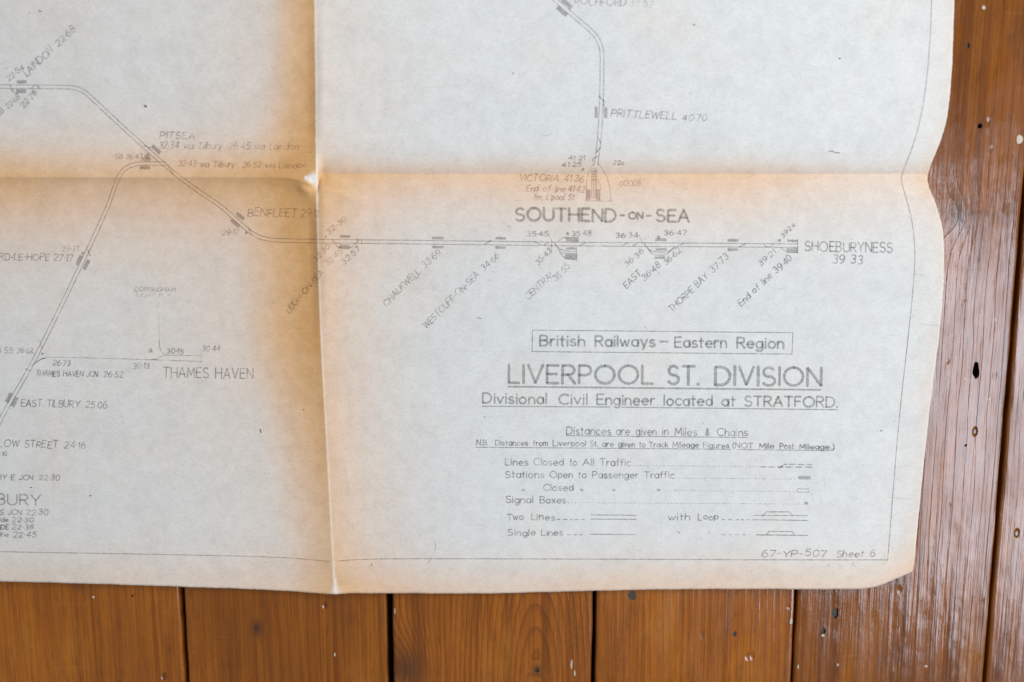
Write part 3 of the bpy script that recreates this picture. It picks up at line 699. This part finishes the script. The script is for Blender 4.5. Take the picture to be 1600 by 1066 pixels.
fig('35' + D + '45', 823, 369, 857, 369, 7.5, slant=0); fig('35' + D + '48', 894, 368.7, 924, 368.2, 7.5, slant=0); fig('36' + D + '34', 962.5, 371.7, 997, 371, 7.5, slant=0); fig('36' + D + '47', 1038, 368, 1073, 367.5, 7.5, slant=0)
fig('35' + D + '43', 841, 415, 863, 393, 8); fig('35' + D + '55', 870, 440, 891, 418, 9, 'faint'); fig('36' + D + '36', 980, 417.5, 1006, 394, 8); fig('36' + D + '48', 1007, 439, 1033, 416, 9); fig('36' + D + '62', 1041, 415, 1065, 393, 8)
name('CENTRAL', 825, 469, 867, 430, 10, 'faint'); name('EAST', 979, 451.5, 1003, 429, 10); name('THORPE BAY', 1050, 488, 1107, 433, 10); fig('37' + D + '73', 1114, 427, 1139, 403, 10)
k = Ink(); 
for i in range(4): k.stroke([(858 + i * 1.6, 368 + i * 3.2), (858.6 + i * 1.6, 369 + i * 3.2)], 1.1)
k.build('pointer_line', 'mid'); k = Ink()
for i in range(4): k.stroke([(999 + i * 1.2, 368 + i * 3.4), (999.6 + i * 1.2, 369 + i * 3.4)], 1.1)
k.build('pointer_line', 'mid')
fig('39' + D + '24', 1224, 372, 1243, 353, 6.5); fig('39' + D + '21', 1189, 416.5, 1212, 394.5, 8); name('End of line', 1158, 479, 1207, 433, 10, 'mid', 1.35); fig('39' + D + '40', 1214, 428, 1238, 404.5, 10, w=1.5)
name('SHOEBURYNESS', 1258, 392, 1394, 394.5, 15, 'mid', 1.75, 0, .025); fig('39 33', 1301, 412, 1347, 412.3, 13, 'mid', 1.6)
name('ROCHFORD', 898, 7, 977, 10, 12, 'faint', 1.3); fig('38' + D + '57', 984, 10, 1019, 11.5, 11, 'ghost')
name('PRITTLEWELL', 954.5, 182, 1056, 187.5, 11, 'mid', 1.3, .2); fig('40' + D + '70', 1066, 188, 1103, 190, 10, 'faint', slant=.2)
fig('41' + D + '21', 888, 250, 914, 250, 6.5); fig('41' + D + '25', 878, 260.5, 908, 260, 6.5); fig('22c', 958, 257.5, 975, 257.5, 6)
name('VICTORIA', 811, 282.5, 872, 283.5, 10, 'red', 1.35, .2); fig('41' + D + '36', 881, 284, 911, 284.8, 10.5, 'red', 1.3, .25)
name('End of line', 822, 299, 883, 300, 9.5, 'red', 1.35, .2); fig('41' + D + '42', 887, 300, 913, 300, 10, 'red', 1.4, .25)
name("fm. L'pool St", 834, 312, 897, 313, 9.5, 'red', 1.35, .2); name('GOODS', 967.5, 290.5, 1000, 290.5, 8.5, 'red', 1.1)

# ---- title block
k = Ink()
for a, b in (((832, 516), (1239, 520)), ((1239, 520), (1237.5, 553.5)), ((1237.5, 553.5), (831.5, 549.5)), ((831.5, 549.5), (832, 516))): k.stroke([a, b], 1.25)
k.build('title_box', 'mid')
k = Ink(); lettering(k, 'British', (844, 540.3), (913.5, 540.8), 16, 2.8, 0, .01); lettering(k, 'Railways', (930.5, 541), (1023, 541.6), 16, 2.8, 0, .01); k.stroke([(1032, 533.7), (1043, 534)], 2.4)
lettering(k, 'Eastern', (1054.5, 542.6), (1135, 543.3), 16, 2.8, 0, .01); lettering(k, 'Region', (1152, 543.5), (1224.5, 544.3), 16, 2.8, 0, .01); k.build('region_title', 'bold')
k = Ink(); lettering(k, 'LIVERPOOL', (795, 598.3), (1019.5, 599.8), 28, 4.1, 0, .006); lettering(k, 'ST.', (1044, 600.3), (1092, 600.9), 28, 4.1, 0, .006); lettering(k, 'DIVISION', (1118, 601.3), (1283, 603), 28, 4.1, 0, .006)
k.stroke([(794.5, 604.3), (1282, 609.3)], 2.4); k.build('division_title', 'bold')
def tx(zx): return 720 + zx / 2.5806
def words(k, ws, yl, yr, xl, xr, cap, w, wob=.015, slant=0):
    for t, a, b in ws:
        f = lambda z: yl + (yr - yl) * (z - xl) / (xr - xl)
        lettering(k, t, (tx(a) + .8, f(a)), (tx(b) - .8, f(b)), cap, w, slant, wob)
k = Ink(); words(k, [('Divisional', 87, 347), ('Civil', 395, 510), ('Engineer', 548, 783), ('located', 818, 1015), ('at', 1052, 1108), ('STRATFORD.', 1143, 1522)], 630.0, 636.3, 87, 1520, 15.5, 2.6)
k.stroke([(753.7, 635), (953, 636.2)], 1.5); k.stroke([(971, 636.4), (1309, 640.4)], 1.5); k.build('engineer_line', 'bold')
k = Ink(); words(k, [('Distances', 425, 607), ('are', 625, 683), ('given', 705, 790), ('in', 812, 838), ('Miles', 862, 955), ('&', 985, 1003), ('Chains', 1033, 1158)], 678.6, 681.4, 425, 1158, 11.5, 1.5, .02)
k.stroke([(884.7, 680.9), (1168.7, 683.8)], 1.15); k.build('distance_note', 'mid')
k = Ink(); words(k, [('N.B.', 62, 112), ('Distances', 137, 273), ('from', 290, 352), ('Liverpool', 370, 505), ('St.', 520, 555), ('are', 570, 618), ('given', 635, 703), ('to', 718, 745), ('Track', 757, 838), ('Mileage', 853, 962), ('Figures', 977, 1083), ('(NOT', 1095, 1180)], 695.3, 700.6, 62, 1180, 8.2, 1.45, .025)
words(k, [('Mile', 1203, 1265), ('Post', 1285, 1345), ('Mileage.)', 1365, 1508)], 700.8, 702.4, 1200, 1508, 7.8, 1.8, .02)
k.stroke([(744, 699), (1142, 702.2)], 1.2); k.stroke([(1152, 702.6), (1299, 704.4)], 1.2); k.build('mileage_note', 'mid')

# ---- key
def key(*parts): pass
k = Ink(); words(k, [('Lines', 178, 274), ('Closed', 294, 415), ('to', 438, 470), ('All', 490, 537), ('Traffic', 560, 687)], 727, 727.8, 178, 687, 10.3, 1.45, .02); k.build('key_text', 'mid')
k = Ink(); words(k, [('Stations', 178, 337), ('Open', 358, 452), ('to', 473, 508), ('Passenger', 530, 717), ('Traffic', 738, 862)], 746.6, 747.6, 178, 862, 10.3, 1.45, .02); k.build('key_text', 'mid')
k = Ink(); words(k, [('Closed', 332, 455)], 766.8, 767, 332, 455, 10.3, 1.45, .02); k.build('key_text', 'mid')
for zx in (247, 483, 613, 793):
    k = Ink()
    for q in (0, 7): k.stroke([(tx(zx + q), 764.8), (tx(zx + q) + 1.2, 767)], 1.8)
    k.build('ditto_mark', 'mid')
k = Ink(); words(k, [('Signal', 180, 293), ('Boxes', 318, 425)], 785.8, 786.4, 180, 425, 10.3, 1.45, .02); k.build('key_text', 'mid')
k = Ink(); words(k, [('Two', 185, 255), ('Lines', 283, 380)], 812.6, 812.6, 185, 380, 9.5, 1.5, .05, .05); k.build('key_text', 'mid'); k = Ink(); k.dashes(870, 811.8, 914.5, 812, 5.5, 4.2, 1.4); k.build('dotted_leader', 'mid')
k = Ink(); words(k, [('with', 834, 925), ('Loop', 955, 1042)], 812.6, 812.6, 185, 380, 9.5, 1.6, .05, .05); k.build('key_text', 'mid'); k = Ink(); k.dashes(1127.6, 812, 1178, 812.4, 5.2, 4.6, 1.4); k.build('dotted_leader', 'mid')
k = Ink(); words(k, [('Single', 187, 303), ('Lines', 323, 412)], 836.8, 836.8, 185, 380, 9.5, 1.5, .05, .05); k.build('key_text', 'mid')
for a in ((886, 835.6, 911, 835.8, 5.5, 4, 1.4), (1128, 835.4, 1172, 835.8, 5.2, 5.4, 1.4)): k = Ink(); k.dashes(*a); k.build('dotted_leader', 'mid')
for zx in (877, 1000): k = Ink(); k.stroke([(tx(zx), 831.5), (tx(zx) + 1.5, 833)], 1.8); k.build('ditto_mark', 'mid')
for a in ((989, 727.4, 1187, 729.6), (1057, 747.2, 1243, 748.6), (1055, 766.6, 1245, 768.4), (887, 785.5, 1256, 787.8)):
    k = Ink(); k.dashes(*a, 2.3, 2.3, 1.05, .5); k.build('dotted_leader', 'faint')
Z = lambda x, y: (1020 + x / 5.333, 650 + y / 5.333)
k = Ink()
for x0, x1, y in ((893, 945, 425), (965, 1010, 426), (1040, 1085, 427), (1110, 1165, 427), (1190, 1240, 427), (1275, 1325, 427), (1095, 1115, 404), (1140, 1190, 404), (1215, 1260, 405), (1285, 1325, 406)):
    k.stroke([Z(x0, y), Z(x1, y)], 1.7)
k.stroke([Z(1050, 432), Z(1085, 416)], 2.2); k.build('key_symbol', 'mid')
k = Ink(); k.rect(1247.4, 743.8, 1266.8, 749.4); k.build('key_symbol', 'block')
k = Ink(); k.stroke([Z(1205, 608), Z(1303, 608), Z(1303, 636), Z(1202, 636), Z(1205, 608)], 1.0); k.build('key_symbol', 'mid')
k = Ink(); k.rect(1257, 784, 1262.3, 788.8); k.build('key_symbol', 'block')
k = Ink(); k.stroke([(923, 804.7), (994.4, 805.3)], 1.25); k.stroke([(923, 811.3), (994.4, 811.7)], 1.25); k.build('key_symbol', 'mid')
k = Ink(); k.stroke([(922.3, 834.9), (992.4, 835.3)], 1.35); k.build('key_symbol', 'mid')
k = Ink(); k.stroke([(1178.5, 805.3), (1262, 806)], 1.1); k.stroke([(1192, 806.5), (1197, 800), (1233, 800), (1238.5, 806)], 1.35); k.stroke([(1179.5, 812.2), (1262, 813.5)], 1.25); k.build('key_symbol', 'mid')
k = Ink(); k.stroke([(1182, 836), (1262, 836.8)], 1.5); k.stroke([(1197.5, 836), (1202, 830.4), (1237.6, 830.8), (1242, 836.6)], 1.35); k.build('key_symbol', 'mid')
write('sheet_number', 'mid', 1.35, ('67-YP-507', 1190, 870.3, 1291, 870, 10), ('Sheet 6', 1307, 870.3, 1366, 869.7, 10), slant=.18, wob=.05)
k = Ink()
for x0, y0, x1, y1 in ((1292, 886, 1296, 882), (1296, 882, 1297, 886), (1309, 885, 1316, 884), (1330, 886, 1333, 880), (1333, 883, 1338, 886)): k.stroke([(x0, y0), (x1, y1)], 1.2)
k.build('pencil_note', 'ghost')

# ---- specks, hairs and pinpricks in the sheet
for pts, w in (([(226, 165.5), (228, 166.5)], 3.2), ([(406.3, 671), (407.6, 676)], 2.0), ([(746, 496.5), (752, 498)], 1.3), ([(1295, 237), (1300, 236), (1306, 239), (1312, 239)], 1.2),
               ([(1083, 39), (1086, 38.5)], 1.6), ([(801, 114), (803, 116)], 1.2), ([(1311, 91), (1313, 92)], 1.8), ([(61, 17), (64, 18)], 1.8), ([(45, 19), (47, 20)], 1.2), ([(474, 640), (475, 641.5)], 1.3),
               ([(140, 775), (142, 774.5)], 1.8), ([(757, 651), (757.6, 652)], 1.2), ([(484, 238), (485, 239)], 1.2), ([(1376, 673), (1378, 673.6)], 1.6), ([(581, 881), (580, 884)], 1.2), ([(47, 762), (50, 761.6)], 1.4)):
    k = Ink(); k.stroke(pts, w, 1.0); k.build('speck', 'speck')
k = Ink(); k.stroke(smooth([(678, 842), (681, 852), (679, 862), (673, 874), (667, 882)]), .9); k.build('stuck_hair', 'faint')
k = Ink()
for x0, y0, x1, y1 in ((848, 212, 856, 211), (851, 213, 862, 209), (1045, 283, 1060, 290), (1067, 296, 1073, 295), (220, 55, 217, 62), (1215, 452, 1230, 450), (1180, 476, 1190, 474), (1287, 745, 1290, 765), (1282, 775, 1284, 788), (1006, 508, 1012, 518), (1362, 470, 1370, 469)):
    k = Ink(); k.stroke([(x0, y0), (x1, y1)], .9); k.build('faint_scratch', 'ghost')
